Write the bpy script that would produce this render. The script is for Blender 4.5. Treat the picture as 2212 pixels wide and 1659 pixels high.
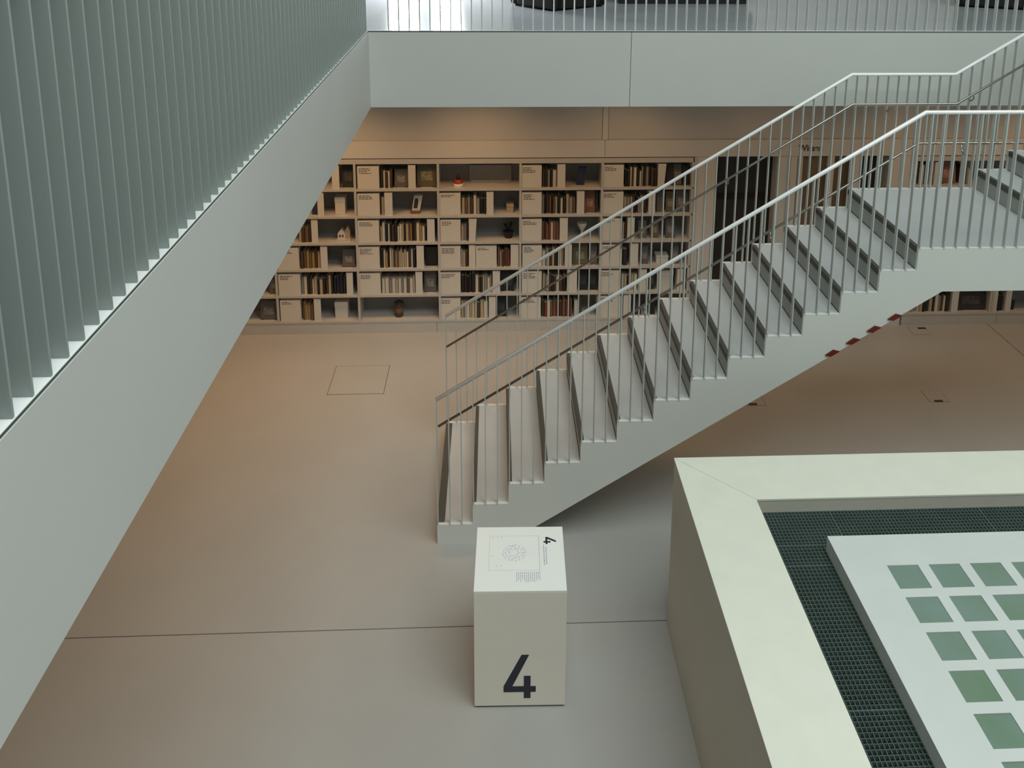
import bpy, math, random
from mathutils import Vector, Matrix
R = math.radians
random.seed(7)
for o in list(bpy.data.objects): bpy.data.objects.remove(o)
scene = bpy.context.scene
C = scene.collection

# ------------------------------------------------------------------ camera, world, light, exposure
CAM_H = 5.2302
cam_d = bpy.data.cameras.new('camera'); cam = bpy.data.objects.new('camera', cam_d); C.objects.link(cam)
cam_d.sensor_width = 36.0; cam_d.sensor_fit = 'HORIZONTAL'
cam_d.lens = 1983.40 * 36.0 / 2212.0
cam_d.shift_x = (1106.0 - 1163.20) / 2212.0
cam_d.shift_y = (201.0 - 829.5) / 2212.0
cam_d.clip_start = 0.05; cam_d.clip_end = 200
cam.matrix_world = (Matrix.Translation((0, 0, CAM_H)) @ Matrix.Rotation(R(-2.813), 4, 'Z')
                    @ Matrix.Rotation(R(90 - 12.4507), 4, 'X') @ Matrix.Rotation(R(0.4845), 4, 'Z'))
scene.camera = cam

world = bpy.data.worlds.new('hall_light'); scene.world = world; world.use_nodes = True
bg = world.node_tree.nodes['Background']
bg.inputs[0].default_value = (0.84, 0.95, 0.92, 1); bg.inputs[1].default_value = 0.13

def area_light(name, loc, sx, sy, power, color, rot=(0, 0, 0), spread=180):
    d = bpy.data.lights.new(name, 'AREA'); d.shape = 'RECTANGLE'; d.size = sx; d.size_y = sy
    d.energy = power; d.color = color; d.spread = R(spread)
    o = bpy.data.objects.new(name, d); C.objects.link(o); o.location = loc; o.rotation_euler = rot
    return o
# glazed roof high over the hall
area_light('roof_skylight', (3.4, 0.0, 12.5), 9.0, 9.0, 1230, (0.90, 0.99, 0.95))
WARM = (1.0, 0.58, 0.27)

vs = scene.view_settings
vs.view_transform = 'Standard'; vs.look = 'None'; vs.gamma = 1.0; vs.use_curve_mapping = False
vs.exposure = 0.0

# ------------------------------------------------------------------ materials
MATS = {}
def mat(name, col, rough=0.6, var=0.06, scale=6.0, metal=0.0, bump=0.0, coat=0.0, emit=0.0, spec=0.5):
    if name in MATS: return MATS[name]
    m = bpy.data.materials.new(name); m.use_nodes = True
    nt = m.node_tree; b = nt.nodes['Principled BSDF']
    b.inputs['Roughness'].default_value = rough; b.inputs['Metallic'].default_value = metal
    b.inputs['Specular IOR Level'].default_value = spec
    if coat: b.inputs['Coat Weight'].default_value = coat; b.inputs['Coat Roughness'].default_value = 0.08
    tc = nt.nodes.new('ShaderNodeTexCoord')
    nz = nt.nodes.new('ShaderNodeTexNoise'); nz.inputs['Scale'].default_value = scale; nz.inputs['Detail'].default_value = 4
    nt.links.new(tc.outputs['Object'], nz.inputs['Vector'])
    rp = nt.nodes.new('ShaderNodeValToRGB')
    rp.color_ramp.elements[0].position = 0.3; rp.color_ramp.elements[1].position = 0.7
    rp.color_ramp.elements[0].color = (*[c * (1 - var) for c in col], 1)
    rp.color_ramp.elements[1].color = (*[min(1, c * (1 + var)) for c in col], 1)
    nt.links.new(nz.outputs['Fac'], rp.inputs['Fac']); nt.links.new(rp.outputs['Color'], b.inputs['Base Color'])
    if bump:
        bp = nt.nodes.new('ShaderNodeBump'); bp.inputs['Strength'].default_value = bump; bp.inputs['Distance'].default_value = 0.01
        n2 = nt.nodes.new('ShaderNodeTexNoise'); n2.inputs['Scale'].default_value = 180
        nt.links.new(tc.outputs['Object'], n2.inputs['Vector']); nt.links.new(n2.outputs['Fac'], bp.inputs['Height'])
        nt.links.new(bp.outputs['Normal'], b.inputs['Normal'])
    if emit:
        b.inputs['Emission Color'].default_value = (*col, 1); b.inputs['Emission Strength'].default_value = emit
    MATS[name] = m; return m

M_FLOOR = mat('floor_screed', (0.41, 0.405, 0.39), 0.5, 0.03, 1.5, bump=0.03)
M_JOINT = mat('joint_dark', (0.05, 0.045, 0.04), 0.8)
M_WALL = mat('wall_plaster', (0.62, 0.60, 0.57), 0.75, 0.03, 2.0, bump=0.03)
M_WALL_SHADE = mat('wall_plaster_shaded', (0.56, 0.54, 0.51), 0.75, 0.03, 2.0)  # darker copy of the wall colour, shade of the unlit upper band painted in
M_FASCIA = mat('fascia_panel_paint', (0.60, 0.61, 0.59), 0.6, 0.02, 1.2, bump=0.02)
M_GALFLOOR = mat('gallery_floor_screed', (0.48, 0.50, 0.53), 0.15, 0.03, 1.5)
M_REVEAL = mat('reveal_dark_green', (0.06, 0.09, 0.075), 0.6)
M_BAR = mat('baluster_paint', (0.52, 0.55, 0.53), 0.5, 0.02)
M_STAIR = mat('stair_steel_paint', (0.70, 0.72, 0.69), 0.45, 0.02, 1.5)
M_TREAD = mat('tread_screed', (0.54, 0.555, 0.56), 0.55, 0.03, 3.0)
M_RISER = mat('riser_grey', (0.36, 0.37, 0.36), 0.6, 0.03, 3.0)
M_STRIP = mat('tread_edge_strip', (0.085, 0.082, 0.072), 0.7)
M_RAIL = mat('rail_white_paint', (0.95, 0.96, 0.97), 0.22, 0.005, coat=1.0)
M_STEEL = mat('brushed_steel', (0.36, 0.34, 0.31), 0.28, 0.02, metal=1.0)
M_SHELF = mat('shelf_board_lacquer', (0.52, 0.50, 0.47), 0.5, 0.03)
M_BACK = mat('shelf_back_grey', (0.27, 0.27, 0.27), 0.7, 0.05)
M_LABEL = mat('label_box_card', (0.66, 0.63, 0.57), 0.6, 0.02)
M_INK = mat('print_grey', (0.10, 0.09, 0.085), 0.7)
M_PLINTH = mat('plinth_paint', (0.84, 0.80, 0.71), 0.55, 0.02, 2.0)
M_PLTOP = mat('plinth_top_sheet', (0.96, 0.97, 0.94), 0.35, 0.01)
M_NAVY = mat('numeral_navy', (0.018, 0.022, 0.04), 0.5)
M_PRINT = mat('print_blue_grey', (0.42, 0.46, 0.58), 0.6)
M_PRINT2 = mat('print_pale_green', (0.60, 0.68, 0.62), 0.6)
M_COPE = mat('coping_stone', (0.80, 0.80, 0.70), 0.6, 0.025, 5.0, bump=0.03)
M_PITWALL = mat('pit_wall_render', (0.56, 0.53, 0.46), 0.7, 0.03, 2.0)
M_PLAT = mat('platform_stone', (0.66, 0.70, 0.68), 0.6, 0.025, 4.0, bump=0.03)
M_GLASS = mat('green_glass_block', (0.20, 0.29, 0.22), 0.18, 0.22, 3.5, coat=0.3)
M_GRATE = mat('galvanised_grating', (0.16, 0.22, 0.20), 0.45, 0.1, metal=0.4)
M_VOID = mat('channel_bottom', (0.015, 0.02, 0.018), 0.9)
M_RED = mat('dark_red_paint', (0.13, 0.012, 0.006), 0.5)
M_BLACK = mat('black_fabric', (0.010, 0.010, 0.011), 0.8)
M_UNLIT = mat('unlit_opening', (0.025, 0.022, 0.018), 0.5, 0.2, 3.0)  # darkness of an unlit opening put into the colour
M_WOOD = mat('brown_panel', (0.17, 0.12, 0.07), 0.6, 0.15, 4.0)
M_PAGES = mat('page_edges', (0.55, 0.47, 0.34), 0.8)

_r = M_GLASS.node_tree.nodes['Color Ramp'].color_ramp
_r.elements[0].color = (0.175, 0.265, 0.18, 1); _r.elements[1].color = (0.21, 0.30, 0.27, 1)  # roof reflections put into the glass colour as a green to blue-green drift
_t = M_GLASS.node_tree; _g = _t.nodes.new('ShaderNodeNewGeometry'); _t.links.new(_g.outputs['Position'], _t.nodes['Noise Texture'].inputs['Vector'])
# ------------------------------------------------------------------ helpers
def link(o, parent=None):
    C.objects.link(o)
    if parent is not None: o.parent = parent
    return o
def wloc(p):
    v = Vector((0, 0, 0))
    while p is not None: v += p.location; p = p.parent
    return v
def mk(name, verts, faces, material, parent=None, origin=None, smooth=False):
    """verts in world space (of an unrotated parent); origin = the object's own base point."""
    vv = [Vector(v) for v in verts]
    if origin is None:
        lo = [min(v[i] for v in vv) for i in range(3)]; hi = [max(v[i] for v in vv) for i in range(3)]
        origin = ((lo[0] + hi[0]) / 2, (lo[1] + hi[1]) / 2, lo[2])
    og = Vector(origin)
    me = bpy.data.meshes.new(name); me.from_pydata([v - og for v in vv], [], faces); me.update()
    if smooth:
        for p in me.polygons: p.use_smooth = True
    if material: me.materials.append(material)
    o = bpy.data.objects.new(name, me); link(o, parent)
    o.location = og - wloc(parent)
    return o
BF = [(0, 3, 2, 1), (4, 5, 6, 7), (0, 1, 5, 4), (1, 2, 6, 5), (2, 3, 7, 6), (3, 0, 4, 7)]
def bv(x0, x1, y0, y1, z0, z1):
    return [(x0, y0, z0), (x1, y0, z0), (x1, y1, z0), (x0, y1, z0), (x0, y0, z1), (x1, y0, z1), (x1, y1, z1), (x0, y1, z1)]
def box(name, x0, x1, y0, y1, z0, z1, material, parent=None, bevel=0.0):
    o = mk(name, bv(x0, x1, y0, y1, z0, z1), BF, material, parent)
    if bevel: add_bevel(o, bevel)
    return o
def add_bevel(o, w, seg=2):
    m = o.modifiers.new('bevel', 'BEVEL'); m.width = w; m.segments = seg; m.limit_method = 'ANGLE'
class MB:
    def __init__(s): s.v = []; s.f = []
    def add(s, vs_, fs_):
        n = len(s.v); s.v += [tuple(v) for v in vs_]; s.f += [tuple(i + n for i in f) for f in fs_]; return s
    def box(s, *a): return s.add(bv(*a), BF)
    def obox(s, p, q, w, h, up=(0, 0, 1)):
        p, q, up = Vector(p), Vector(q), Vector(up); d = (q - p).normalized(); r = d.cross(up).normalized(); u = r.cross(d)
        c = [p - r * w / 2 - u * h / 2, p + r * w / 2 - u * h / 2, p + r * w / 2 + u * h / 2, p - r * w / 2 + u * h / 2]
        return s.add(c + [x + (q - p) for x in c], [(0, 3, 2, 1)[::-1], (4, 5, 6, 7)[::-1], (0, 1, 5, 4)[::-1], (1, 2, 6, 5)[::-1], (2, 3, 7, 6)[::-1], (3, 0, 4, 7)[::-1]])
    def lathe(s, c, prof, n=16):
        m = len(s.v)
        for r, z in prof:
            for i in range(n):
                a = 2 * math.pi * i / n; s.v.append((c[0] + r * math.cos(a), c[1] + r * math.sin(a), c[2] + z))
        for k in range(len(prof) - 1):
            for i in range(n):
                s.f.append((m + k * n + i, m + k * n + (i + 1) % n, m + (k + 1) * n + (i + 1) % n, m + (k + 1) * n + i))
        s.f.append(tuple(m + i for i in range(n))[::-1]); s.f.append(tuple(m + (len(prof) - 1) * n + i for i in range(n)))
        return s
    def tube(s, pts, r, n=12):
        pts = [Vector(p) for p in pts]; m = len(s.v); N = len(pts)
        side = Vector((0, 1, 0))
        for k, p in enumerate(pts):
            d0 = (p - pts[k - 1]).normalized() if k else (pts[1] - p).normalized()
            d1 = (pts[k + 1] - p).normalized() if k < N - 1 else d0
            t = (d0 + d1).normalized(); sd = side - t * side.dot(t)
            if sd.length < 1e-3: sd = Vector((1, 0, 0)) - t * t.x
            sd.normalize(); u = t.cross(sd); k_ = 1 / max(0.5, t.dot(d1))
            for i in range(n):
                a = 2 * math.pi * i / n; s.v.append(tuple(p + sd * r * math.cos(a) + u * r * k_ * math.sin(a)))
        for k in range(N - 1):
            for i in range(n):
                s.f.append((m + k * n + i, m + k * n + (i + 1) % n, m + (k + 1) * n + (i + 1) % n, m + (k + 1) * n + i))
        s.f.append(tuple(m + i for i in range(n))[::-1]); s.f.append(tuple(m + (N - 1) * n + i for i in range(n)))
        return s
    def prism_y(s, poly, y0, y1):
        """poly: (x,z) list, counter-clockwise seen from -y."""
        n = len(poly); a = [(x, y0, z) for x, z in poly]; b = [(x, y1, z) for x, z in poly]
        return s.add(a + b, [tuple(range(n)), tuple(range(2 * n - 1, n - 1, -1))] + [(i, i + n, (i + 1) % n + n, (i + 1) % n) for i in range(n)])
    def prism_z(s, poly, z0, z1):
        n = len(poly); a = [(x, y, z0) for x, y in poly]; b = [(x, y, z1) for x, y in poly]
        return s.add(a + b, [tuple(range(n))[::-1], tuple(range(n, 2 * n))] + [(i, (i + 1) % n, (i + 1) % n + n, i + n) for i in range(n)])
    def build(s, name, material, parent=None, origin=None, smooth=False): return mk(name, s.v, s.f, material, parent, origin, smooth)
def tag(o, label, cat, group=None):
    o['label'] = label; o['category'] = cat
    if group: o['group'] = group
    return o
def struct(o, label=None):
    o['kind'] = 'structure'
    if label: o['label'] = label
    return o
def empty(name, loc, rz=0):
    o = bpy.data.objects.new(name, None); C.objects.link(o); o.location = loc; o.rotation_euler = (0, 0, rz); o.empty_display_size = 0.1
    return o
M_BAR2 = mat('gallery_bar_paint', (0.31, 0.35, 0.335), 0.5, 0.02)
_u2 = bpy.data.meshes.new('flat_bar'); _u2.from_pydata(bv(-.5, .5, -.5, .5, 0, 1), [], BF); _u2.materials.append(M_BAR2)
_u = bpy.data.meshes.new('unit_bar'); _u.from_pydata(bv(-.5, .5, -.5, .5, 0, 1), [], BF); _u.materials.append(M_BAR)
def bar(name, x, y, z0, z1, tx, ty, parent, me=None):
    o = bpy.data.objects.new(name, me or _u); link(o, parent); o.location = Vector((x, y, z0)) - wloc(parent); o.scale = (tx, ty, z1 - z0)
    return o
ORD = ['first', 'second', 'third', 'fourth', 'fifth', 'sixth', 'seventh', 'eighth', 'ninth', 'tenth', 'eleventh', 'twelfth', 'thirteenth',
       'fourteenth', 'fifteenth', 'sixteenth', 'seventeenth', 'eighteenth', 'nineteenth', 'twentieth']

# ------------------------------------------------------------------ dimensions (metres)
YK = 10.2603                      # front of the bookshelf wall
YB = 8.35; XL = -1.144            # edges of the galleries
ZT = 3.970; ZB = 3.252            # gallery floor and soffit
XS, YS, WD, RUN, RISE = -0.4736, 6.568, 1.493, 0.29, 0.1808
LAMPS_BACK = [(-3.6, 9.32, 12), (-1.9, 9.32, 13), (-0.2, 9.32, 10), (1.5, 9.32, 6), (3.2, 9.32, 3), (4.9, 9.32, 5), (6.6, 9.32, 9)]
LAMPS_LEFT = [(-2.6, 7.4, 4.2), (-2.6, 5.6, 4.0), (-2.6, 3.8, 4.0), (-2.6, 2.0, 4.0)]

# ================================================================== THE SETTING
XW0, XW1, YF0, YU = -5.5, 9.5, -3.0, 11.6
# ground floor: sheets of screed with open joints
fl = struct(box('floor', XW0, XW1, YF0, 12.3, -0.10, -0.012, M_JOINT), 'pale screed floor of the hall laid in large sheets with thin dark joints')
for (xa, xb) in ((XW0, 6.13), (6.13, XW1)):
    for (ya, yb) in ((YF0, 5.700), (5.700, 12.3)):
        box('floor_panel', xa + .0045, xb - .0045, ya + .0045, yb - .0045, -0.012, 0.0, M_FLOOR, fl)

# back wall of the lower level
wb = struct(box('wall_back', XW0, XW1, 12.1, 12.3, 0, ZB, M_WALL_SHADE), 'back wall of the lower level behind the bookshelves')
for xa, xb in ((XW0, 1.284), (1.288, XW1)):
    box('header_panel', xa, xb, YK, YK + .33, 2.193, 2.397, M_WALL, wb)
for xa, xb in ((XW0, 1.250), (1.326, XW1)):
    box('upper_panel', xa, xb, YK + .02, YK + .33, 2.400, ZB + .02, M_WALL_SHADE, wb)
box('pilaster', 1.255, 1.321, YK + .012, YK + .33, 2.400, ZB + .02, M_WALL, wb)
box('pier', 2.392, 2.60, YK, YK + .33, 0, 2.19, M_WALL, wb)
box('pier', 3.36, 3.447, YK - .015, YK + .33, 0, 2.19, M_FASCIA, wb)
box('pier', 3.447, 3.486, YK + .02, YK + .33, 0, 2.19, M_WALL_SHADE, wb)
box('pier', 3.497, 3.575, YK, YK + .33, 0, 2.19, M_WALL, wb)
box('pier', 3.593, 3.640, YK, YK + .33, 0, 2.19, M_WALL, wb)
box('pier', 3.945, 4.02, YK, YK + .33, 0, 2.19, M_WALL, wb)
box('pier', 4.26, 4.34, YK, YK + .33, 0, 2.19, M_WALL, wb)
box('pier', 4.72, 5.00, YK, YK + .33, 0, 2.19, M_WALL, wb)
box('pier', 8.75, XW1, YK, YK + .33, 0, 2.19, M_WALL, wb)
box('wall_infill', XW0, -3.58, YK, YK + .33, 0, 2.19, M_WALL, wb)
# doors set back in the openings; dark ones carry the darkness of unlit openings
def door(n, x0, x1, yo, material, label, bars=()):
    d = struct(box('door_%d' % n, x0 - .02, x1 + .02, YK + yo, YK + yo + .05, 0, 2.19, material), label)
    for z in bars: box('crossbar', x0 + .05, x1 - .05, YK + yo - .02, YK + yo, z - .03, z + .03, M_BLACK, d)
    h = MB().tube([(x1 - .10, YK + yo, 1.0), (x1 - .10, YK + yo - .05, 1.0), (x1 - .10, YK + yo - .05, 1.12), (x1 - .10, YK + yo, 1.12)], .008, 8)
    h.build('door_handle', M_STEEL, d)
    return d
door(1, 2.60, 3.36, .26, M_UNLIT, 'dark double door standing in for the unlit opening beside the bookshelf end panel', (1.62,))
door(2, 3.64, 3.945, .05, M_WOOD, 'narrow brown wooden door under the lettering')
door(3, 4.02, 4.26, .12, M_WOOD, 'slim brown door panel between two pale piers')
door(4, 4.34, 4.72, .26, M_UNLIT, 'dark door standing in for the unlit opening left of the far right bookshelf')

# lettering on the header above the brown door
tc = bpy.data.curves.new('lettering', 'FONT'); tc.body = 'Wissen'; tc.size = 0.105; tc.extrude = 0.0015; tc.offset = 0.003
to = bpy.data.objects.new('lettering_curve', tc); C.objects.link(to)
bpy.context.view_layer.update()
tm = bpy.data.meshes.new_from_object(to.evaluated_get(bpy.context.evaluated_depsgraph_get()))
bpy.data.objects.remove(to)
tm.materials.clear(); tm.materials.append(M_INK)
lt = bpy.data.objects.new('wall_lettering', tm); C.objects.link(lt)
lt.location = (3.575, YK - .002, 2.258); lt.rotation_euler = (R(90), 0, 0)
xs_ = [v.co.x for v in tm.vertices]; lt.scale = (0.29 / (max(xs_) - min(xs_)), 1, 1)
tag(lt, 'small dark lettering reading Wissen on the header above the brown door', 'lettering')

# outer walls
struct(box('wall_left', XW0 - .2, XW0, YF0, 12.3, 0, 9.0, M_WALL), 'pale side wall beyond the left gallery')
struct(box('wall_right', XW1, XW1 + .2, YF0, 12.3, 0, 9.0, M_WALL), 'pale side wall on the right of the hall')

# galleries: slabs with fascia panels
gl = struct(box('floor_gallery_left', XW0, XL - .02, YF0, 12.3, ZT - .06, ZT, M_GALFLOOR), 'pale gallery floor behind the left railing')
box('fascia_panel', XL - .02, XL, YF0, YB + .02, ZB, ZT - .013, M_FASCIA, gl)
box('edge_reveal', XL - .02, XL - .004, YF0, YB + .02, ZT - .013, ZT - .002, M_REVEAL, gl)
box('edge_strip', XL - .08, XL - .002, YF0, YB - .0, ZT - .002, ZT + .001, M_RAIL, gl)
gb = struct(box('floor_gallery_back', XL - .02, XW1, YB + .02, 12.3, ZT - .06, ZT, M_GALFLOOR), 'pale glossy gallery floor behind the back railing')
for xa, xb in ((XL - .02, 1.2645), (1.2695, 5.2), (5.205, XW1)):
    box('fascia_panel', xa, xb, YB, YB + .02, ZB, ZT - .015, M_FASCIA, gb)
box('fascia_joint', XL, XW1, YB + .012, YB + .02, ZB, ZT - .015, M_REVEAL, gb)
box('edge_reveal', XL, XW1, YB + .004, YB + .02, ZT - .015, ZT - .003, M_REVEAL, gb)
box('edge_strip', XL, XW1, YB + .002, YB + .03, ZT - .003, ZT + .001, M_RAIL, gb)
struct(box('ceiling_left', XW0, XL - .02, YF0, 12.3, ZB, ZT - .06, M_WALL), 'white soffit under the left gallery')
struct(box('ceiling_back', XL - .02, XW1, YB + .02, 12.3, ZB, ZT - .06, M_WALL), 'white soffit under the back gallery')

# upper back wall with a tall two-leaf window
WX0, WXM0, WXM1, WX1, WZ0, WZ1 = -1.33, -0.945, -0.80, -0.40, ZT + .05, ZT + 2.5
wu = struct(box('wall_upper', WX1, XW1, YU, YU + .25, ZT, 9.0, M_WALL), 'pale upper wall behind the gallery')
box('wall_infill', XW0, WX0, YU, YU + .25, ZT, 9.0, M_WALL, wu)
box('wall_infill', WX0, WX1, YU, YU + .25, WZ1, 9.0, M_WALL, wu)
box('wall_infill', WX0, WX1, YU, YU + .25, ZT, WZ0, M_WALL, wu)
m_sky = mat('daylit_pane', (0.93, 0.97, 1.0), 0.3, 0.0, emit=26.0)
wn = struct(box('window_1', WXM0, WXM1, YU + .08, YU + .16, WZ0, WZ1, M_RAIL), 'tall daylit window in the upper back wall')
for xa, xb in ((WX0, WXM0), (WXM1, WX1)):
    box('pane', xa + .02, xb - .02, YU + .11, YU + .12, WZ0 + .02, WZ1 - .02, m_sky, wn)

# warm lamps in the soffits of the galleries
def soffit_lamp(x, y, power, label, sx=.6, sy=.6):
    t = empty('ceiling_light', (x, y, ZB)); tag(t, label, 'lamp', 'square soffit lamps under the galleries')
    m = MB()
    for a in ((x - sx/2 - .03, x - sx/2, y - sy/2 - .03, y + sy/2 + .03), (x + sx/2, x + sx/2 + .03, y - sy/2 - .03, y + sy/2 + .03),
              (x - sx/2, x + sx/2, y - sy/2 - .03, y - sy/2), (x - sx/2, x + sx/2, y + sy/2, y + sy/2 + .03)):
        m.box(a[0], a[1], a[2], a[3], ZB - .02, ZB)
    m.build('frame', M_RAIL, t)
    l = area_light('lamp_glow', (0, 0, -.012), sx, sy, power, WARM, spread=134); l.parent = t
for i, x in enumerate(LAMPS_BACK):
    soffit_lamp(x[0], x[1], x[2], 'square warm soffit lamp under the back gallery, %s from the left' % ORD[i])
for i, x in enumerate(LAMPS_LEFT):
    soffit_lamp(x[0], x[1], x[2], 'square warm soffit lamp under the left gallery, %s from the back wall' % ORD[i])

# ================================================================== GALLERY RAILINGS
rl = empty('gallery_railing', (XL - .056, 2.0, ZT)); tag(rl, 'railing of close upright flat grey bars along the left gallery edge', 'railing')
MB().box(XL - .075, XL - .007, YF0, YB + .02, ZT + 1.05, ZT + 1.07).build('top_rail', M_RAIL, rl)
y = 2.06 - 0.0985 * 16
n = 0
while y < YB - .06:
    bar('baluster', XL - .036, y, ZT + .001, ZT + 1.05, .062, .010, rl, _u2); y += 0.0985
def swing(o, ang=-0.0026):                 # the left gallery runs a hair off square
    pv = Vector((XL, YB, 0)); d = o.location - pv
    c_, s_ = math.cos(ang), math.sin(ang)
    o.location = (pv.x + c_ * d.x - s_ * d.y, pv.y + s_ * d.x + c_ * d.y, o.location.z); o.rotation_euler.z += ang
for nm_ in ('floor_gallery_left', 'ceiling_left'): swing(bpy.data.objects[nm_])
swing(rl)
rb = empty('gallery_railing', (3.0, YB + .05, ZT)); tag(rb, 'railing of thin upright white bars along the back gallery edge above the fascia', 'railing')
MB().box(XL + .03, 5.95, YB + .022, YB + .075, ZT + 1.05, ZT + 1.07).build('top_rail', M_RAIL, rb)
x = -0.968
while x < 5.92:
    bar('baluster', x, YB + .050, ZT + .001, ZT + 1.05, .009, .05, rb); x += 0.0948

# ================================================================== STAIRCASE
Y0, Y1 = YS, YS + WD
XLAND = XS + 13 * RUN; XUP = XLAND + 1.209; ZLAND = 14 * RISE; NUP = 8
st = empty('staircase', (XS, YS + WD / 2, 0)); tag(st, 'pale steel staircase with a landing, closed risers and barred railings in the hall', 'staircase')
prof = [(XS, 0), (XS, RISE)]
for k in range(2, 15): prof += [(XS + (k - 1) * RUN, (k - 1) * RISE), (XS + (k - 1) * RUN, k * RISE)]
for k in range(1, NUP + 1): prof += [(XUP + (k - 1) * RUN, ZLAND + (k - 1) * RISE), (XUP + (k - 1) * RUN, ZLAND + k * RISE)]
XTOP = XUP + (NUP - 1) * RUN; ZTOP = ZLAND + NUP * RISE
XEND = XTOP + 1.5
prof += [(XEND, ZTOP)]
SL = RISE / RUN
XB1, ZB1 = 3.52, 2.170; XB0 = 0.106; XB2 = XUP + .20
ZB3 = ZTOP - .36; XB3 = XB2 + (ZB3 - ZB1) / SL
under = [(XEND, ZB3), (XB3, ZB3), (XB2, ZB1), (XB1, ZB1), (XB0, 0)]
poly = (prof + under)[::-1]
for ya in (Y0, Y1 - .03):
    MB().prism_y(poly, ya, ya + .03).build('stringer', M_STAIR, st)
for k in range(1, 14):
    xa = XS + (k - 1) * RUN; z = k * RISE
    box('tread', xa, xa + RUN, Y0 + .03, Y1 - .03, z - .04, z - .004, M_TREAD, st)
for k in range(1, 15):
    xa = XS + (k - 1) * RUN; z = k * RISE
    w = .060 if k == 1 else .030
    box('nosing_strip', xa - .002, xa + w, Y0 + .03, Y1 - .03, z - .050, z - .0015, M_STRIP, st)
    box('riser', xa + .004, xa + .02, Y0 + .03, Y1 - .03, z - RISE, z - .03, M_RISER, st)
box('landing', XLAND, XUP + .02, Y0 + .03, Y1 - .03, ZLAND - .06, ZLAND - .004, M_TREAD, st)
for k in range(1, NUP + 1):
    xa = XUP + (k - 1) * RUN; z = ZLAND + k * RISE
    if k < NUP: box('tread', xa, xa + RUN, Y0 + .03, Y1 - .03, z - .04, z - .004, M_TREAD, st)
    else: box('landing', xa, XEND, Y0 + .03, YB - .005, z - .06, z - .004, M_TREAD, st)
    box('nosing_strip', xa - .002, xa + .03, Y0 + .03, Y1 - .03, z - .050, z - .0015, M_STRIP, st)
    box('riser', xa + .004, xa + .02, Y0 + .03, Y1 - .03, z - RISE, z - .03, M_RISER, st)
# soffit plate that closes the underside
up = [(XB0 + .02, .012), (XB1, ZB1 + .012), (XB2, ZB1 + .012), (XB3, ZB3 + .012), (XEND, ZB3 + .012)]
pl = [(x_, z_) for x_, z_ in up] + [(x_, z_ + .02) for x_, z_ in up[::-1]]
MB().prism_y(pl, Y0 + .03, Y1 - .03).build('soffit', M_STAIR, st)
# railings
def nose(x):                              # height of the nosing line
    if x < XLAND: return RISE + (x - XS) * SL
    if x < XUP - RUN: return ZLAND
    return ZLAND + (x - (XUP - RUN)) * SL
def base(x):
    if x < XLAND: return RISE * (math.floor((x - XS) / RUN + 1e-6) + 1)
    if x < XUP: return ZLAND
    return min(ZTOP, ZLAND + RISE * (math.floor((x - XUP) / RUN + 1e-6) + 1))
HT, HH = 1.087, 0.825
XR = 5.95
def rail_pts(xa, y_, h):
    xk1 = XLAND - .045; xk2 = XUP - RUN
    dz = .025 if h > 1 else 0.0
    return [(xa, y_, nose(xa) + h + dz), (xk1, y_, ZLAND + h), (xk2, y_, ZLAND + h), (XR, y_, nose(XR) + h)]
def rail_z(x, h):
    p = rail_pts(XS + .01, 0, h)
    for a, b in zip(p, p[1:]):
        if x <= b[0]: return a[2] + (b[2] - a[2]) * (x - a[0]) / (b[0] - a[0])
    return p[-1][2]
for yr, sgn, side in ((Y0 + .016, 1, 'near'), (Y1 - .016, -1, 'far')):
    tr = MB().tube(rail_pts(XS + .008, yr, HT), .0165, 12).build('top_rail', M_RAIL, st, smooth=True)
    i = 0
    while True:
        x = XS + .008 + i * RUN / 3
        if x > XR - .03: break
        bar('baluster', x, yr, base(x) - .004, rail_z(x, HT) - .006, .008, .040, tr); i += 1
    yh = yr + sgn * .072
    hr = MB().tube(rail_pts(XS + .018, yh, HH), .0105, 10).build('handrail', M_STEEL, st, smooth=True)
    for xb in (0.12, 1.13, 2.14, 3.62, 4.35, 5.2):
        i = round((xb - XS - .008) / (RUN / 3)); xb = XS + .008 + i * RUN / 3
        z = rail_z(xb, HH)
        MB().tube([(xb, yr, z - .075), (xb, yr + sgn * .04, z - .07), (xb, yh, z - .045), (xb, yh, z - .006)], .006, 8).build('bracket', M_STEEL, hr, smooth=True)
# dark red diamond tabs along the lower edge of the near stringer
for k in range(4):
    ox, oz = k * .1595, k * .1005
    pts = [(2.622, 1.640), (2.668, 1.628), (2.736, 1.672), (2.684, 1.686)]
    o = MB().prism_y([(x_ + ox, z_ + oz) for x_, z_ in pts], Y0 - .012, Y0 + .01).build('edge_tab', M_RED)
    tag(o, 'small dark red diamond tab under the stair stringer, %s of four from bottom' % ORD[k], 'tab', 'red diamond tabs under the stair')

# ================================================================== RAISED SKYLIGHT BOX
PX0, PX1, PY0, PY1, PH, CW = 1.249, 5.30, 1.57, 5.667, 1.363, 0.452
ps = empty('raised_skylight', (PX0, PY1, 0)); tag(ps, 'raised stone box with a pale coping, dark grating and green glass squares', 'skylight')
ix0, ix1, iy0, iy1 = PX0 + CW, PX1 - CW, PY0 + CW, PY1 - .466
box('side_wall', PX0 + .002, ix0 - .002, PY0 + .002, PY1 - .002, 0, PH - .012, M_PITWALL, ps)
box('side_wall', ix1 + .002, PX1 - .002, PY0 + .002, PY1 - .002, 0, PH - .012, M_PITWALL, ps)
box('side_wall', ix0 - .002, ix1 + .002, iy1 + .002, PY1 - .002, 0, PH - .012, M_PITWALL, ps)
box('side_wall', ix0 - .002, ix1 + .002, PY0 + .002, iy0 - .002, 0, PH - .012, M_PITWALL, ps)
g = .0015
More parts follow.
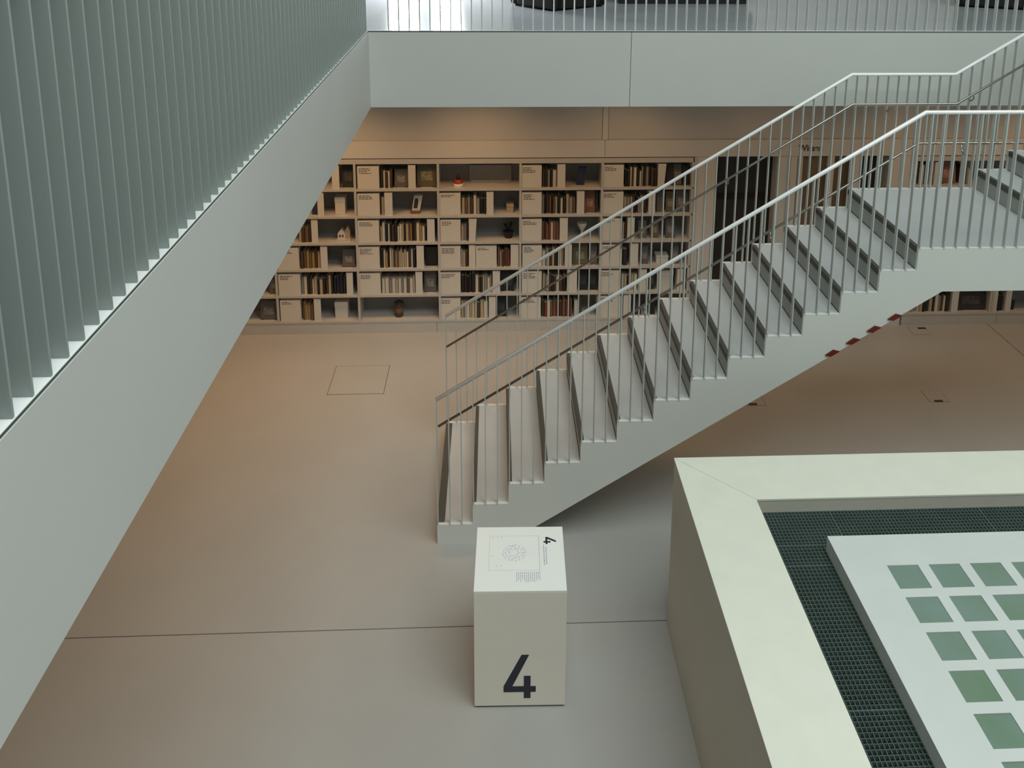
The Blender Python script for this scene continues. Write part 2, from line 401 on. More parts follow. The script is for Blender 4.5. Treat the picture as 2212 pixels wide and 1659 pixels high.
for pl in ([(PX0, PY1 - g), (PX0, PY0 + g), (ix0, iy0 + g), (ix0, iy1 - g)], [(PX1, PY0 + g), (PX1, PY1 - g), (ix1, iy1 - g), (ix1, iy0 + g)],
           [(PX0 + g, PY1), (ix0 + g, iy1), (ix1 - g, iy1), (PX1 - g, PY1)], [(PX0 + g, PY0), (PX1 - g, PY0), (ix1 - g, iy0), (ix0 + g, iy0)]):
    MB().prism_z(pl, PH - .012, PH).build('coping_stone', M_COPE, ps)
box('channel_bottom', ix0, ix1, iy0, iy1, 0.9, 1.0, M_VOID, ps)
# stone platform with recessed glass squares
QX0, QY1 = 2.040, 4.840; QX1, QY0 = 4.50, 2.38; TS, TP, TM = .186, .25, .263
NT = 8
m = MB()
ys_ = [QY0] + [v for j in range(NT) for v in (QY0 + TM - .0 + j * TP, QY0 + TM + j * TP + TS)] + [QY1]
xs_ = [QX0] + [v for j in range(NT) for v in (QX0 + TM + j * TP, QX0 + TM + j * TP + TS)] + [QX1]
for a in range(0, len(ys_), 2): m.box(QX0, QX1, ys_[a], ys_[a + 1], 1.30, PH)
for a in range(1, len(ys_) - 1, 2):
    for b in range(0, len(xs_), 2): m.box(xs_[b], xs_[b + 1], ys_[a], ys_[a + 1], 1.30, PH)
m.box(QX0 + .0, QX1, QY0, QY1, 1.0, 1.30)
m.build('platform', M_PLAT, ps)
tile_me = None
for j in range(NT):
    for i in range(NT):
        xa = QX0 + TM + i * TP; ya = QY1 - TM - TS - j * TP
        if tile_me is None:
            o = box('glass_square', xa + .001, xa + TS - .001, ya + .001, ya + TS - .001, 1.30, PH - .004, M_GLASS, ps); tile_me = o.data
        else:
            o = bpy.data.objects.new('glass_square', tile_me); link(o, ps)
            o.location = Vector((xa + TS / 2, ya + TS / 2, 1.30)) - wloc(ps)
# gratings
ZG = 1.265
def grating(x0, x1, y0, y1):
    m = MB(); t = .0015; h = .022
    m.box(x0 + .001, x0 + .004, y0 + .002, y1 - .002, ZG - h, ZG + .001); m.box(x1 - .004, x1 - .001, y0 + .002, y1 - .002, ZG - h, ZG + .001)
    m.box(x0 + .002, x1 - .002, y0 + .001, y0 + .004, ZG - h, ZG + .001); m.box(x0 + .002, x1 - .002, y1 - .004, y1 - .001, ZG - h, ZG + .001)
    n = max(1, round((x1 - x0) / .0235))
    for i in range(1, n): xx = x0 + (x1 - x0) * i / n; m.box(xx - t, xx + t, y0, y1, ZG - h, ZG)
    n = max(1, round((y1 - y0) / .030))
    for i in range(1, n): yy = y0 + (y1 - y0) * i / n; m.box(x0, x1, yy - t, yy + t, ZG - h, ZG)
    o = m.build('grating', M_GRATE, ps); return o
gy = [iy1, 4.885, 4.71, 3.71, 2.71, iy0]
grating(ix0, 2.19, 4.885, iy1); grating(QX0, 2.19, QY1, 4.885)
for a, b in zip(gy[1:], gy[2:]): grating(ix0, QX0, b, a)
for a, b in ((2.19, 3.19), (3.19, 4.19), (4.19, ix1)): grating(a, b, QY1, iy1)
for a, b in ((QY1, 3.71), (3.71, 2.71), (2.71, iy0)): grating(QX1, ix1, b, a)
for a, b in ((QX0, 3.04), (3.04, 4.04), (4.04, QX1)): grating(a, b, iy0, QY0)

# ================================================================== NUMBERED PLINTH
pp = empty('display_plinth', (-0.1389, 5.0133, 0), -0.0226)
tag(pp, 'pale square plinth with a big dark 4 on the front and a white printed top', 'plinth')
PW, PD, PHT = .593, .600, .8881
def loc_box(name, x0, x1, y0, y1, z0, z1, material, parent, bevel=0):
    o = mk(name, bv(x0, x1, y0, y1, z0, z1), BF, material, None)
    o.parent = parent
    if bevel: add_bevel(o, bevel)
    return o
def loc_mb(m, name, material, parent):
    o = m.build(name, material, None); o.parent = parent; return o
loc_box('toe_recess', .012, PW - .012, .012, PD - .012, 0, .022, M_JOINT, pp)  # shade of the toe recess put into its dark colour
loc_box('body', 0, PW, 0, PD, .014, PHT - .012, M_PLINTH, pp, .003)
top = loc_box('top_sheet', 0, PW, 0, PD, PHT - .0115, PHT, M_PLTOP, pp, .002)
def sub(m, name, material):
    o = m.build(name, material, None); o.parent = top; o.location = o.location - top.location; return o
m = MB()
m.prism_y([(.190, .122), (.400, .122), (.400, .166), (.190, .166)], -.0015, 0)
m.prism_y([(.190, .166), (.247, .166), (.355, .408), (.306, .408)], -.0015, 0)
m.prism_y([(.322, .166), (.366, .166), (.366, .246), (.322, .246)], -.0015, 0)
m.prism_y([(.322, .074), (.366, .074), (.366, .122), (.322, .122)], -.0015, 0)
o = loc_mb(m, 'numeral', M_NAVY, pp); o['label'] = 'big dark navy numeral 4 on the plinth front'
zt = PHT + .0008
def T(gx, gy_): return (gx + .1389, gy_ - 5.0133)
def tb(m, x0, x1, y0, y1): a = T(x0, y0); b = T(x1, y1); m.box(a[0], b[0], a[1], b[1], PHT - .0005, zt)
m = MB(); t = .0022
tb(m, -.05, .287, 5.519, 5.519 + t); tb(m, -.05, .287, 5.192, 5.192 + t); tb(m, -.05, -.05 + t, 5.192, 5.519)
sub(m, 'frame_line', M_PRINT2)
m = MB(); tb(m, .285, .285 + .0025, 5.10, 5.519); sub(m, 'column_line', M_PRINT)
# floor-plan drawing: rings of short strokes
m = MB(); rnd = random.Random(3)
cx, cy = T(.118, 5.357)
for ring, (rr, nn, ln) in enumerate(((.030, 9, .016), (.052, 14, .020), (.074, 18, .018))):
    for i in range(nn):
        a = 2 * math.pi * (i + rnd.uniform(-.2, .2)) / nn; r_ = rr + rnd.uniform(-.006, .006)
        px, py = cx + r_ * math.cos(a), cy + r_ * math.sin(a); an = a + (math.pi / 2 if i % 3 else 0) + rnd.uniform(-.15, .15)
        dx, dy = math.cos(an) * ln / 2, math.sin(an) * ln / 2
        m.obox((px - dx, py - dy, PHT), (px + dx, py + dy, PHT), .0032, .0016)
sub(m, 'plan_drawing', M_PRINT)
m = MB()
for gx, gy_ in ((.002, 5.236), (.030, 5.236), (-.028, 5.330), (-.028, 5.50), (.005, 5.505), (.03, 5.505)): tb(m, gx - .005, gx + .005, gy_ - .004, gy_ + .004)
sub(m, 'plan_marks', M_PRINT2)
m = MB()
for gx, ya, yb in ((.318, 5.24, 5.43), (.333, 5.245, 5.41)):
    yy = yb
    while yy > ya: l = rnd.uniform(.010, .028); tb(m, gx - .003, gx + .003, max(ya, yy - l), yy); yy -= l + .006
for k in range(12):
    gx = .135 + k * .0128; yy = 5.178; ya = 5.085 + rnd.uniform(0, .03)
    while yy > ya: l = rnd.uniform(.010, .026); tb(m, gx - .0022, gx + .0022, max(ya, yy - l), yy); yy -= l + .005
sub(m, 'text_lines', M_PRINT)
m = MB()                                   # small 4, its head towards +x
def s4(pts):
    return [(T(.318 + v * .085, 5.508 - u * .085)) for u, v in pts]
for pts in ([(.0, .16), (.82, .16), (.82, .32), (.0, .32)], [(.0, .32), (.22, .32), (.62, 1.0), (.42, 1.0)],
            [(.48, .32), (.66, .32), (.66, .56), (.48, .56)], [(.48, .0), (.66, .0), (.66, .16), (.48, .16)]):
    m.prism_z(s4(pts)[::1], PHT - .0005, zt)
sub(m, 'small_numeral', M_NAVY)

# ================================================================== FLOOR HATCHES
def hatch(x0, y0, w, d, label, slot=None, ring=.006):
    t = empty('floor_hatch', (x0 + w / 2, y0 + d / 2, 0)); tag(t, label, 'floor hatch')
    box('lid', x0 + ring, x0 + w - ring, y0 + ring, y0 + d - ring, 0, .002, M_FLOOR, t)
    m = MB()
    m.box(x0, x0 + w, y0, y0 + ring, 0, .001); m.box(x0, x0 + w, y0 + d - ring, y0 + d, 0, .001)
    m.box(x0, x0 + ring, y0 + ring, y0 + d - ring, 0, .001); m.box(x0 + w - ring, x0 + w, y0 + ring, y0 + d - ring, 0, .001)
    m.build('gasket', mat('gasket_brown', (.12, .09, .06), .8), t)
    if slot: box('cable_slot', *slot, 0.002, .006, M_JOINT, t)
hatch(-1.779, 8.890, .60, .60, 'large square access hatch flush in the floor before the bookshelf')
hatch(4.575, 8.53, .215, .225, 'small floor socket lid on the open floor right of the stair', (4.63, 4.72, 8.535, 8.565), .004)
hatch(2.62, 8.53, .205, .225, 'small floor socket lid half hidden by the stair stringer', (2.645, 2.735, 8.54, 8.57), .004)
hatch(5.08, 10.02, .215, .20, 'small floor socket lid against the right bookshelf base', (5.20, 5.30, 10.16, 10.20), .004)

# ================================================================== BLACK SEATS ON THE GALLERY
def armchair(loc, rz, label):
    t = empty('armchair', loc, rz); tag(t, label, 'armchair', 'black armchairs on the gallery')
    def lb(n, *a, bev=.03): o = mk(n, bv(*a), BF, M_BLACK, None); o.parent = t; add_bevel(o, bev, 3); return o
    lb('base', -.38, .38, -.36, .36, .015, .24); lb('seat_cushion', -.26, .26, -.37, .24, .24, .42)
    lb('backrest', -.38, .38, .24, .40, .015, .78); lb('armrest', -.40, -.26, -.36, .26, .015, .60); lb('armrest', .26, .40, -.36, .26, .015, .60)
    for sx in (-1, 1):
        for sy in (-1, 1): lb('leg', sx * .33 - .025, sx * .33 + .025, sy * .31 - .025, sy * .31 + .025, 0, .06, bev=.004)
armchair((.72, 10.22, ZT), R(38), 'black armchair on the gallery, turned towards the hall at left')
armchair((5.78, 10.36, ZT), R(-28), 'black armchair on the gallery at the right, beside the stair head')
t = empty('bench', (2.15, 10.65, ZT)); tag(t, 'long low black bench on the gallery behind the railing', 'bench')
for nme, a, bev in (('seat', (1.30, 2.98, 10.38, 10.92, .10, .40), .03), ('plinth_base', (1.42, 2.90, 10.42, 10.88, .0, .10), .004), ('backrest', (1.30, 2.98, 10.84, 10.98, .40, .80), .03)):
    o = mk(nme, bv(a[0], a[1], a[2], a[3], ZT + a[4], ZT + a[5]), BF, M_BLACK, t); add_bevel(o, bev, 3)

SHELF_DATA = """
0 0 e -1.884 -1.799
0 0 f -1.778 -1.634 .27 blackbrown
0 1 l -1.592 -1.341 4
0 1 b -1.335 -1.191 5 dk
0 1 f -1.170 -1.014 .20 greybrown
0 1 e -1.004 -0.918
0 1 f -0.907 -0.682 .28 olive
0 2 toy -0.488 -0.369
0 2 backboard -0.305 0.203
0 3 l 0.306 0.551 4
0 3 b 0.562 0.730 5 mix
0 3 e 0.736 0.828
0 3 lean 0.970 1.085 .22 navy
0 4 l 1.271 1.517 3
0 4 b 1.534 1.918 13 dk
0 4 s 1.924 2.018
0 4 f 2.029 2.117 .24 blackbrown
0 4 f 2.122 2.216 .24 greybrown
0 4 f 2.227 2.304 .22 blackbrown
1 0 f -2.138 -2.074 .24 navy
1 0 e -2.063 -1.988
1 0 carton -1.876 -1.753 .21
1 1 l -1.603 -1.345 3
1 1 b -1.329 -1.291 1 mix
1 1 e -1.286 -1.194
1 1 arch -0.979 -0.849
1 2 l -0.649 -0.400 2
1 2 b -0.389 -0.101 8 mix
1 2 e -0.096 -0.014
1 2 tanbox 0.139 0.226
1 3 l 0.319 0.554 4
1 3 b 0.559 0.959 13 mix
1 3 e 0.970 1.058
1 3 f 1.069 1.190 .25 redbrown
1 3 f 1.196 1.229 .25 blackbrown
1 4 l 1.268 1.521 3
1 4 b 1.532 1.809 8 dk
1 4 e 1.825 1.903
1 4 f 1.931 2.019 .24 greybrown
1 4 f 2.041 2.141 .23 olive
1 4 f 2.164 2.308 .25 greybrown
2 0 b -2.298 -2.158 4 yel
2 0 e -2.147 -2.072
2 0 castle -1.868 -1.700
2 1 l -1.609 -1.360 3
2 1 b -1.349 -0.806 20 tan
2 1 e -0.796 -0.708
2 2 l -0.643 -0.403 3
2 2 b -0.398 -0.316 3 dk
2 2 s -0.305 -0.212
2 2 fern 0.062 0.265
2 3 l 0.315 0.557 3
2 3 b 0.562 0.766 7 red
2 3 e 0.772 0.866
2 3 cup 0.987 1.109
2 4 l 1.259 1.514 2
2 4 b 1.525 1.575 2 dk
2 4 e 1.581 1.664
2 4 f 1.720 1.820 .20 greybrown
2 4 f 1.865 1.965 .22 olive
2 4 f 2.054 2.166 .22 greybrown
3 0 l -2.556 -2.308 3
3 0 b -2.297 -2.065 7 yel
3 0 e -2.054 -1.973
3 0 f -1.810 -1.663 .20 greybrown
3 1 l -1.614 -1.364 4
3 1 b -1.353 -0.938 17 tan
3 1 e -0.927 -0.840
3 1 box -0.829 -0.686 .24 black
3 2 l -0.648 -0.406 4
3 2 b -0.401 -0.318 3 tan
3 2 e -0.307 -0.230
3 2 l -0.225 0.023 2
3 2 b 0.034 0.178 6 red
3 2 e 0.189 0.283
3 3 l 0.327 0.560 4
3 3 b 0.565 0.826 8 dk
3 3 e 0.837 0.921
3 3 f 0.938 1.116 .24 olive
3 3 f 1.138 1.233 .24 greybrown
3 4 l 1.272 1.523 2
3 4 b 1.535 1.596 1 dk
3 4 e 1.619 1.719
3 4 f 1.753 1.854 .22 greybrown
3 4 carton 1.949 2.101 .10
3 4 f 2.124 2.225 .24 greybrown
4 0 f -2.682 -2.584 .25 greybrown
4 0 l -2.563 -2.307 3
4 0 b -2.302 -1.926 12 dk
4 0 b -1.921 -1.773 4 navy
4 0 e -1.762 -1.686
4 1 l -1.615 -1.363 3
4 1 b -1.352 -0.956 11 pale
4 1 e -0.945 -0.863
4 1 f -0.846 -0.703 .24 greybrown
4 2 l -0.658 -0.410 3
4 2 b -0.404 -0.038 12 dk
4 2 e -0.027 0.062
4 2 f 0.078 0.234 .24 black
4 3 l 0.323 0.563 4
4 3 b 0.574 0.859 8 dk
4 3 e 0.870 0.988
4 3 f 1.010 1.123 .25 black
4 3 f 1.134 1.240 .25 black
4 4 l 1.252 1.516 3
4 4 b 1.533 1.725 6 dk
4 4 e 1.736 1.832
4 4 f 1.854 1.945 .22 blackbrown
4 4 carton 1.968 2.171 .24
4 4 e 2.205 2.273
4 4 f 2.285 2.353 .24 blackbrown
5 0 f -2.809 -2.613 .22 greybrown
5 0 l -2.558 -2.318 2
5 0 b -2.307 -2.170 5 yel
5 0 e -2.159 -2.077
5 0 carton -1.928 -1.769 .21
5 1 vase -1.218 -1.107
5 2 l -0.663 -0.413 3
5 2 b -0.408 -0.084 9 dk
5 2 e -0.073 0.011
5 2 f 0.022 0.140 .25 black
5 3 l 0.313 0.555 3
5 3 b 0.566 0.937 11 red
5 3 b 0.960 1.056 2 tan
5 4 l 1.242 1.525 3
5 4 e 1.559 1.650
5 4 f 1.684 1.787 .22 blackbrown
5 4 f 1.877 1.957 .22 black
5 4 carton 2.003 2.151 .20
5 5 b 5.144 5.625 13 dk
5 5 e 5.643 5.725
5 5 f 5.737 6.103 .27 blackbrown
5 5 e 6.126 6.221
5 6 b 6.239 6.316 2 navy
5 6 e 6.327 6.399
5 6 mug 6.416 6.493
0 5 b 5.073 5.243 5 dk
0 5 e 5.254 5.334
0 5 f 5.356 5.549 .25 redbrown
0 5 b 5.595 5.709 4 dk
"""

# ================================================================== BOOKSHELVES
SH0, DSH, BT = 0.1648, 0.3312, 0.028
def bookshelf(x_edges, xend, label, plinth_joints=()):
    xa = x_edges[0]
    t = empty('bookshelf', ((xa + xend) / 2, YK + .16, 0)); tag(t, label, 'bookshelf')
    box('back_panel', xa, xend, YK + .31, YK + .325, 0, 2.19, M_BACK, t)
    for i in range(7):
        z = SH0 + i * DSH
        box('shelf_board', xa, xend, YK, YK + .31, z - BT, z + (.03 if i == 6 else 0), M_SHELF, t)
    for j, xe in enumerate(list(x_edges) + [xend]):
        w = .013
        for i in range(6):
            box('upright', xe - w, xe + w, YK + .001, YK + .31, SH0 + i * DSH, SH0 + (i + 1) * DSH - BT, M_SHELF, t)
    js = [xa] + list(plinth_joints) + [xend]
    for a, b in zip(js, js[1:]): box('plinth', a + .002, b - .002, YK + .005, YK + .30, 0, SH0 - BT - .004, M_SHELF, t)
    box('header_gap', xa, xend, YK + .01, YK + .30, 2.185, 2.195, M_JOINT, t)
X0B, DXB = -1.6214, 0.9621
bookshelf([X0B - 2 * DXB + .0, X0B - DXB, X0B, X0B + DXB, X0B + 2 * DXB, X0B + 3 * DXB], 2.335,
          'long pale bookshelf of six rows filled with books and label boxes', (-.7,))
box('end_panel', 2.349, 2.391, YK - .004, YK + .32, 0, 2.19, M_SHELF, bpy.data.objects['bookshelf'])
bookshelf([5.02, 6.16, 7.12, 7.9], 8.72, 'second pale bookshelf at far right, seen under the stair landing', (6.23,))

PAL = {
 'dkbrown': ((.075, .045, .03), 'dark brown'), 'black': ((.014, .013, .013), 'black'), 'blackbrown': ((.03, .024, .02), 'blackish brown'),
 'brown': ((.17, .10, .055), 'brown'), 'tan': ((.46, .37, .25), 'tan'), 'cream': ((.66, .60, .48), 'cream'), 'grey': ((.27, .26, .245), 'grey'),
 'pale': ((.58, .56, .52), 'pale grey'), 'red': ((.20, .045, .03), 'dark red'), 'redbrown': ((.20, .095, .06), 'reddish brown'),
 'ochre': ((.36, .24, .09), 'ochre'), 'navy': ((.02, .03, .075), 'navy blue'), 'olive': ((.12, .105, .065), 'olive brown'), 'greybrown': ((.12, .11, .10), 'dark grey')}
MIX = {'dk': ['dkbrown', 'black', 'cream', 'blackbrown', 'tan', 'grey', 'dkbrown', 'cream'], 'mix': ['tan', 'cream', 'dkbrown', 'grey', 'cream', 'brown', 'blackbrown', 'black'],
       'tan': ['tan', 'cream', 'dkbrown', 'tan', 'brown', 'black', 'cream', 'ochre', 'pale'], 'yel': ['ochre', 'brown', 'tan', 'dkbrown', 'ochre'],
       'red': ['red', 'redbrown', 'brown', 'red', 'cream', 'redbrown', 'dkbrown'], 'navy': ['navy', 'navy', 'black'], 'pale': ['pale', 'cream', 'grey', 'tan', 'pale', 'brown']}
def pmat(k): return mat('cover_' + k, PAL[k][0], .55, .08, 14)
# one book: rounded spine towards the room (-y), boards left and right, page block inside
bm_v, bm_f, bm_m = [], [], []
def _add(vs_, fs_, mi):
    n = len(bm_v); bm_v.extend(vs_); bm_f.extend([tuple(i + n for i in f) for f in fs_]); bm_m.extend([mi] * len(fs_))
_add(bv(-.5, -.40, .10, 1, 0, 1), BF, 0); _add(bv(.40, .5, .10, 1, 0, 1), BF, 0); _add(bv(-.40, .40, .06, .96, .02, .97), BF, 1)
sp = [(-.5, .10), (-.40, .03), (-.18, 0), (.18, 0), (.40, .03), (.5, .10)]
_add([(x_, y_, 0) for x_, y_ in sp] + [(x_, y_, 1) for x_, y_ in sp], [(i, i + 1, i + 7, i + 6) for i in range(5)] + [(5, 4, 3, 2, 1, 0), (6, 7, 8, 9, 10, 11)], 0)
BOOK = bpy.data.meshes.new('book'); BOOK.from_pydata(bm_v, [], bm_f); BOOK.materials.append(pmat('tan')); BOOK.materials.append(M_PAGES)
for p_, mi in zip(BOOK.polygons, bm_m): p_.material_index = mi
BOOK.update()
ROWN = ['top shelf', 'second shelf', 'third shelf', 'fourth shelf', 'fifth shelf', 'bottom shelf']
BAYN = ['first bay', 'second bay', 'third bay', 'fourth bay', 'fifth bay', 'right bookshelf', 'right bookshelf far bay']
def where(r, b): return '%s, %s' % (ROWN[r], BAYN[b] + (' from left' if b < 5 else ''))
rows = [l.split() for l in SHELF_DATA.strip().splitlines()]
nbook, seen, ucount = {}, {}, {}
for a in rows:
    if a[2] == 'b': nbook[(a[0], a[1])] = nbook.get((a[0], a[1]), 0) + int(a[5])
rng = random.Random(11)
def uniq(lbl, key):
    ucount[key] = ucount.get(key, 0) + 1
    return lbl
lab_tot = {}
for a in rows:
    k = (a[0], a[1], a[2]); lab_tot[k] = lab_tot.get(k, 0) + 1
idx = {}
for a in rows:
    r, b, kind, x0, x1 = int(a[0]), int(a[1]), a[2], float(a[3]), float(a[4]); ex = a[5:]
    z0 = SH0 + (5 - r) * DSH; clear = DSH - BT; w = x1 - x0; xc = (x0 + x1) / 2
    kk = (a[0], a[1], kind); idx[kk] = idx.get(kk, 0) + 1
    nth = '' if lab_tot[kk] == 1 else ORD[idx[kk] - 1] + ' '
    wh = where(r, b)
    if kind == 'l':                                            # label box: open box file with printed lines
        t = empty('label_box', (xc, YK + .02, z0)); tag(t, '%spale label box with small printed lines, %s' % (nth, wh), 'label box', 'label boxes on the shelves')
        o = box('body', x0, x1, YK + .012, YK + .24, z0, z0 + .272, M_LABEL, t, .003)
        m = MB()
        for q_ in range(int(ex[0])):
            zz = z0 + .243 - q_ * .019; xx = x0 + .022; xe = x0 + w * rng.uniform(.42, .74)
            while xx < xe:
                l = rng.uniform(.014, .04); m.box(xx, min(xe, xx + l), YK + .0105, YK + .0122, zz, zz + .008); xx += l + .007
        m.build('printed_lines', M_INK, t)
    elif kind in ('e', 's'):                                   # bookend: upright plate, foot and side wall
        t = empty('bookend', (xc, YK + .03, z0)); tag(t, '%spale metal bookend %s, %s' % (nth, 'leaning' if kind == 's' else 'upright', wh), 'bookend', 'bookends on the shelves')
        sl = .018 if kind == 's' else 0
        m = MB(); m.prism_y([(x0, z0 + .004), (x1 - sl, z0 + .004), (x1, z0 + .285), (x0, z0 + .285)], YK + .012, YK + .020)
        m.build('front_plate', M_LABEL, t)
        m = MB(); m.prism_y([(x0, z0 + .004), (x0 + .005, z0 + .004), (x0 + .005, z0 + .285), (x0, z0 + .285)], YK + .020, YK + .20)
        m.build('side_plate', M_LABEL, t)
        box('foot', x0, x1 - sl, YK + .012, YK + .20, z0, z0 + .004, M_LABEL, t)
    elif kind == 'b':
        n = int(ex[0]); pal = MIX[ex[1]]
        ws = [rng.uniform(.6, 1.45) for _ in range(n)]; s_ = (w - .001 * n) / sum(ws); x = x0
        prev = None
        for i in range(n):
            seen[(r, b)] = seen.get((r, b), 0) + 1; c = rng.choice([p_ for p_ in pal if p_ != prev] or pal); prev = c
            h = rng.uniform(.178, .240); d = rng.uniform(.15, .20)
            o = bpy.data.objects.new('book', BOOK); C.objects.link(o)
            bw = ws[i] * s_; o.location = (x + bw / 2, YK + .030 + rng.uniform(0, .025), z0); o.scale = (bw, d, h); x += bw + .001
            o.material_slots[0].link = 'OBJECT'; o.material_slots[0].material = pmat(c)
            tt = nbook[(a[0], a[1])]; kq = seen[(r, b)]
            if tt == 1: lb = 'single %s book standing beside the bookend, %s' % (PAL[c][1], wh)
            elif kq == tt: lb = '%s book, rightmost of %d, %s' % (PAL[c][1], tt, wh)
            else: lb = '%s book, %s of %d from left, %s' % (PAL[c][1], ORD[kq - 1], tt, wh)
            tag(o, lb, 'book', 'books standing in rows on the shelves')
    elif kind == 'f':                                          # book shown face-out on a small stand
        h = float(ex[0]); c = ex[1]
        t = empty('displayed_book', (xc, YK + .10, z0)); tag(t, '%s%s cover shown face-out, %s' % (nth, PAL[c][1], wh), 'book', 'books shown face-out on the shelves')
        y0 = YK + .06; hh = min(h, clear - .02)
        m = MB(); m.add([(x0, y0, z0 + .012), (x1, y0, z0 + .012), (x1, y0 + .05, z0 + .012 + hh), (x0, y0 + .05, z0 + .012 + hh),
                         (x0, y0 + .022, z0 + .006), (x1, y0 + .022, z0 + .006), (x1, y0 + .072, z0 + .006 + hh), (x0, y0 + .072, z0 + .006 + hh)],
                        [(0, 1, 2, 3), (5, 4, 7, 6), (4, 0, 3, 7), (1, 5, 6, 2), (3, 2, 6, 7), (4, 5, 1, 0)])
        m.build('cover', pmat(c), t)
        if w > .09:
            k2 = 'grey' if c != 'grey' else 'pale'
            q0, q1 = .25, .62
            yy = lambda f: y0 + .05 * f - .0015
            m = MB(); xa, xb = x0 + w * .2, x1 - w * .2; za, zb = z0 + .012 + hh * q0, z0 + .012 + hh * q1
            m.add([(xa, yy(q0), za), (xb, yy(q0), za), (xb, yy(q1), zb), (xa, yy(q1), zb)], [(0, 1, 2, 3)])
            m.build('cover_picture', mat('cover_picture_' + c, tuple(min(1, v * 1.9 + .015) for v in PAL[c][0]), .5, .5, 22), t)
        m = MB(); m.obox((xc, y0 + .07, z0 + .10), (xc, y0 + .15, z0 + .006), min(w * .6, .06), .004); m.box(xc - w * .3, xc + w * .3, y0 - .008, y0 + .15, z0, z0 + .004)
        m.build('stand', M_SHELF, t)
    elif kind == 'lean':
        h = float(ex[0])
        m = MB(); m.prism_y([(x0, z0 + .002), (x0 + .09, z0), (x1, z0 + h), (x0 + .022, z0 + h)], YK + .10, YK + .125)
        t = empty('displayed_book', (xc, YK + .11, z0)); tag(t, 'navy blue book leaning at a slant, %s' % wh, 'book', 'books shown face-out on the shelves')
        m.build('cover', pmat('navy'), t)
        MB().prism_y([(x0 + .004, z0 + .004), (x0 + .088, z0 + .002), (x1 - .003, z0 + h - .004), (x0 + .026, z0 + h - .004)], YK + .106, YK + .130).build('page_block', M_PAGES, t)
    elif kind == 'backboard':
        t = empty('display_board', (xc, YK + .28, z0)); tag(t, 'low plain board standing at the back, %s' % wh, 'board')
        box('panel', x0, x1, YK + .285, YK + .30, z0, z0 + .20, mat('board_grey', (.36, .34, .32), .7), t, .003)
        box('foot_strip', x0 + .02, x1 - .02, YK + .26, YK + .285, z0, z0 + .015, M_SHELF, t)
    elif kind == 'toy':
        t = empty('toy', (xc, YK + .10, z0)); tag(t, 'small red and white toy with dark cone, %s' % wh, 'toy')
        c_ = (xc, YK + .10, z0)
        MB().lathe(c_, [(.052, 0), (.058, .02), (.050, .045)], 16).build('base', M_PLTOP, t, smooth=False)
        MB().lathe((c_[0], c_[1], z0 + .045), [(.060, 0), (.060, .012), (.034, .038)], 16).build('brim', mat('toy_red', (.40, .03, .015), .4), t)
        MB().lathe((c_[0], c_[1], z0 + .083), [(.028, 0), (.022, .03), (.006, .062)], 12).build('cone', pmat('black'), t)
    elif kind == 'arch':
        t = empty('small_sculpture', (xc, YK + .12, z0)); tag(t, 'tilted tan block with a dark arched niche, %s' % wh, 'ornament')
        sx = .03
        outer = [(x0, z0 + .03), (x1 - .035, z0 + .03), (x1, z0 + .215), (x0 + sx, z0 + .215)]
        MB().prism_y(outer, YK + .10, YK + .18).build('block', M_LABEL, t)
        ar = [(x0 + .022, z0 + .065), (x0 + .066, z0 + .065), (x0 + .080, z0 + .155), (x0 + .072, z0 + .178), (x0 + .055, z0 + .184), (x0 + .040, z0 + .172), (x0 + .034, z0 + .150)]
        MB().prism_y(ar, YK + .094, YK + .101).build('niche', pmat('blackbrown'), t)
        MB().box(x0 - .012, x1 - .03, YK + .07, YK + .19, z0, z0 + .03).build('foot', pmat('brown'), t)
    elif kind in ('carton', 'box', 'tanbox'):
        h = float(ex[0]) if ex else .10
        c = {'carton': M_LABEL, 'box': pmat('black'), 'tanbox': pmat('tan')}[kind]
        nm = {'carton': 'plain pale carton with a lid', 'box': 'black lidded box', 'tanbox': 'little tan lidded box'}[kind]
        t = empty('lidded_box', (xc, YK + .14, z0)); tag(t, '%s%s, %s' % (nth, nm, wh), 'box')
        box('body', x0 + .003, x1 - .003, YK + .083, YK + .217, z0, z0 + h * .7, c, t, .002)
        box('lid', x0, x1, YK + .08, YK + .22, z0 + h * .7 + .002, z0 + h, c, t, .002)
    elif kind == 'castle':
        t = empty('model_house', (xc, YK + .12, z0)); tag(t, 'small beige model of a gabled house with a tower, %s' % wh, 'model')
        MB().box(x0, x1, YK + .06, YK + .19, z0, z0 + .02).build('base', M_SHELF, t)
        MB().prism_y([(x0 + .012, z0 + .02), (x0 + .10, z0 + .02), (x0 + .10, z0 + .09), (x0 + .056, z0 + .14), (x0 + .012, z0 + .09)], YK + .08, YK + .17).build('house', M_LABEL, t)
        MB().prism_y([(x0 + .10, z0 + .02), (x1 - .012, z0 + .02), (x1 - .012, z0 + .12), ((x0 + .10 + x1 - .012) / 2, z0 + .18), (x0 + .10, z0 + .12)], YK + .09, YK + .15).build('tower', pmat('tan'), t)
        for wx in (.03, .062): MB().box(x0 + wx, x0 + wx + .018, YK + .077, YK + .081, z0 + .045, z0 + .075).build('window', pmat('dkbrown'), t)
    elif kind == 'fern':
        t = empty('potted_plant', (xc, YK + .14, z0)); tag(t, 'small dark green plant in a dark pot, %s' % wh, 'plant')
        MB().lathe((xc, YK + .14, z0), [(.045, 0), (.062, .075), (.066, .08), (.056, .08)], 14).build('pot', pmat('black'), t)
        gm = mat('leaf_dark_green', (.012, .035, .03), .6, .3, 20)
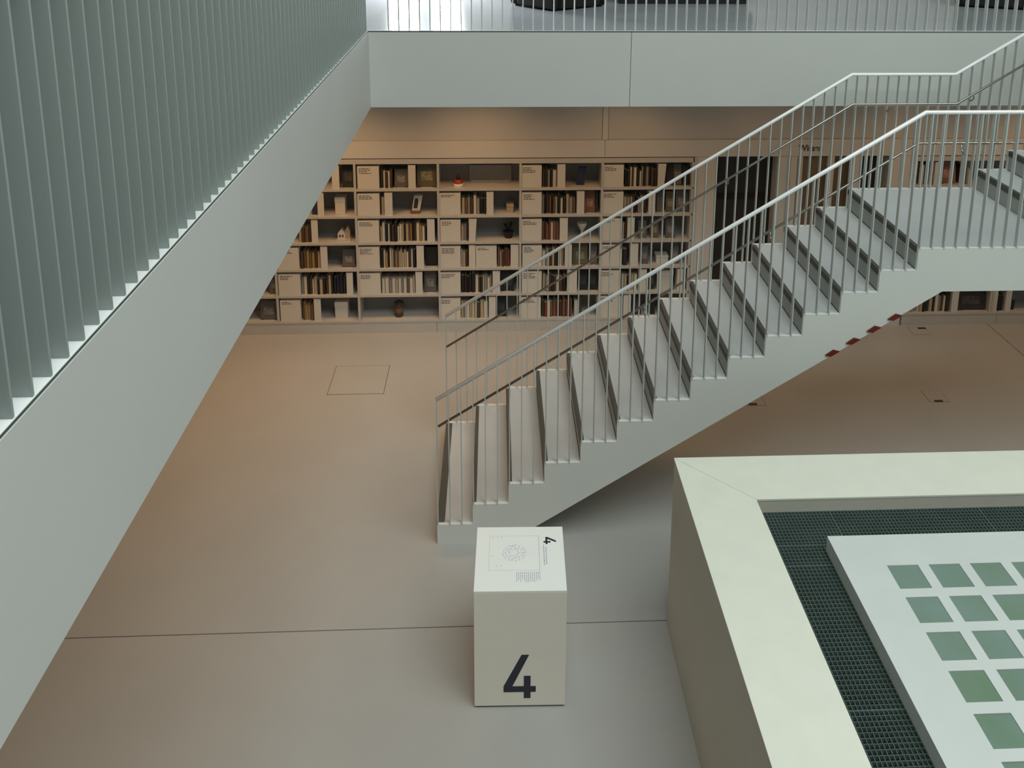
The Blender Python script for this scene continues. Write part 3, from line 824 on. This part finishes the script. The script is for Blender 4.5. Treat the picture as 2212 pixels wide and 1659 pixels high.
        for q_ in range(16):
            an = q_ * 2.4; ln = rng.uniform(.09, .16); rr = rng.uniform(.02, .085)
            c_ = Vector((xc, YK + .14, z0 + .075)); tip = c_ + Vector((math.cos(an) * rr, math.sin(an) * rr * .7, ln)); mid = (c_ + tip) / 2 + Vector((0, 0, .02))
            sd = Vector((-math.sin(an), math.cos(an), 0)) * .02
            MB().add([c_, mid - sd, tip, mid + sd, mid + Vector((0, 0, -.006))], [(0, 1, 4), (1, 2, 4), (2, 3, 4), (3, 0, 4), (0, 3, 1), (1, 3, 2)]).build('leaf', gm, t)
    elif kind == 'cup':
        t = empty('bowl', (xc, YK + .14, z0)); tag(t, 'small pale footed bowl, %s' % wh, 'bowl')
        MB().lathe((xc, YK + .14, z0), [(.035, 0), (.014, .02), (.012, .07), (.03, .10), (.056, .15), (.060, .18), (.055, .18), (.045, .14)], 18).build('cup', M_LABEL, t, smooth=True)
        MB().lathe((xc, YK + .14, z0 + .0005), [(.040, 0), (.040, .010), (.034, .012)], 18).build('foot', pmat('grey'), t)
    elif kind == 'mug':
        t = empty('pen_pot', (xc, YK + .10, z0)); tag(t, 'small black pen pot, %s' % wh, 'pot')
        MB().lathe((xc, YK + .10, z0), [(.036, 0), (.038, .11), (.034, .11), (.033, .02)], 16).build('pot', pmat('black'), t)
        for q_ in range(3): MB().tube([(xc - .015 + q_ * .014, YK + .10, z0 + .03), (xc - .03 + q_ * .03, YK + .10, z0 + .18)], .004, 6).build('pen', pmat(('red', 'navy', 'tan')[q_]), t)
    elif kind == 'vase':
        t = empty('lantern', (xc, YK + .12, z0)); tag(t, 'dark brown cylindrical lantern with a lid, %s' % wh, 'lantern')
        MB().lathe((xc, YK + .12, z0), [(.046, 0), (.050, .012), (.050, .16), (.046, .17)], 18).build('body', pmat('dkbrown'), t, smooth=False)
        MB().lathe((xc, YK + .12, z0 + .17), [(.054, 0), (.054, .014), (.02, .036), (.008, .042)], 18).build('lid', pmat('blackbrown'), t)
        MB().lathe((xc, YK + .12, z0 + .06), [(.0515, 0), (.0515, .06)], 18).build('band', pmat('redbrown'), t)
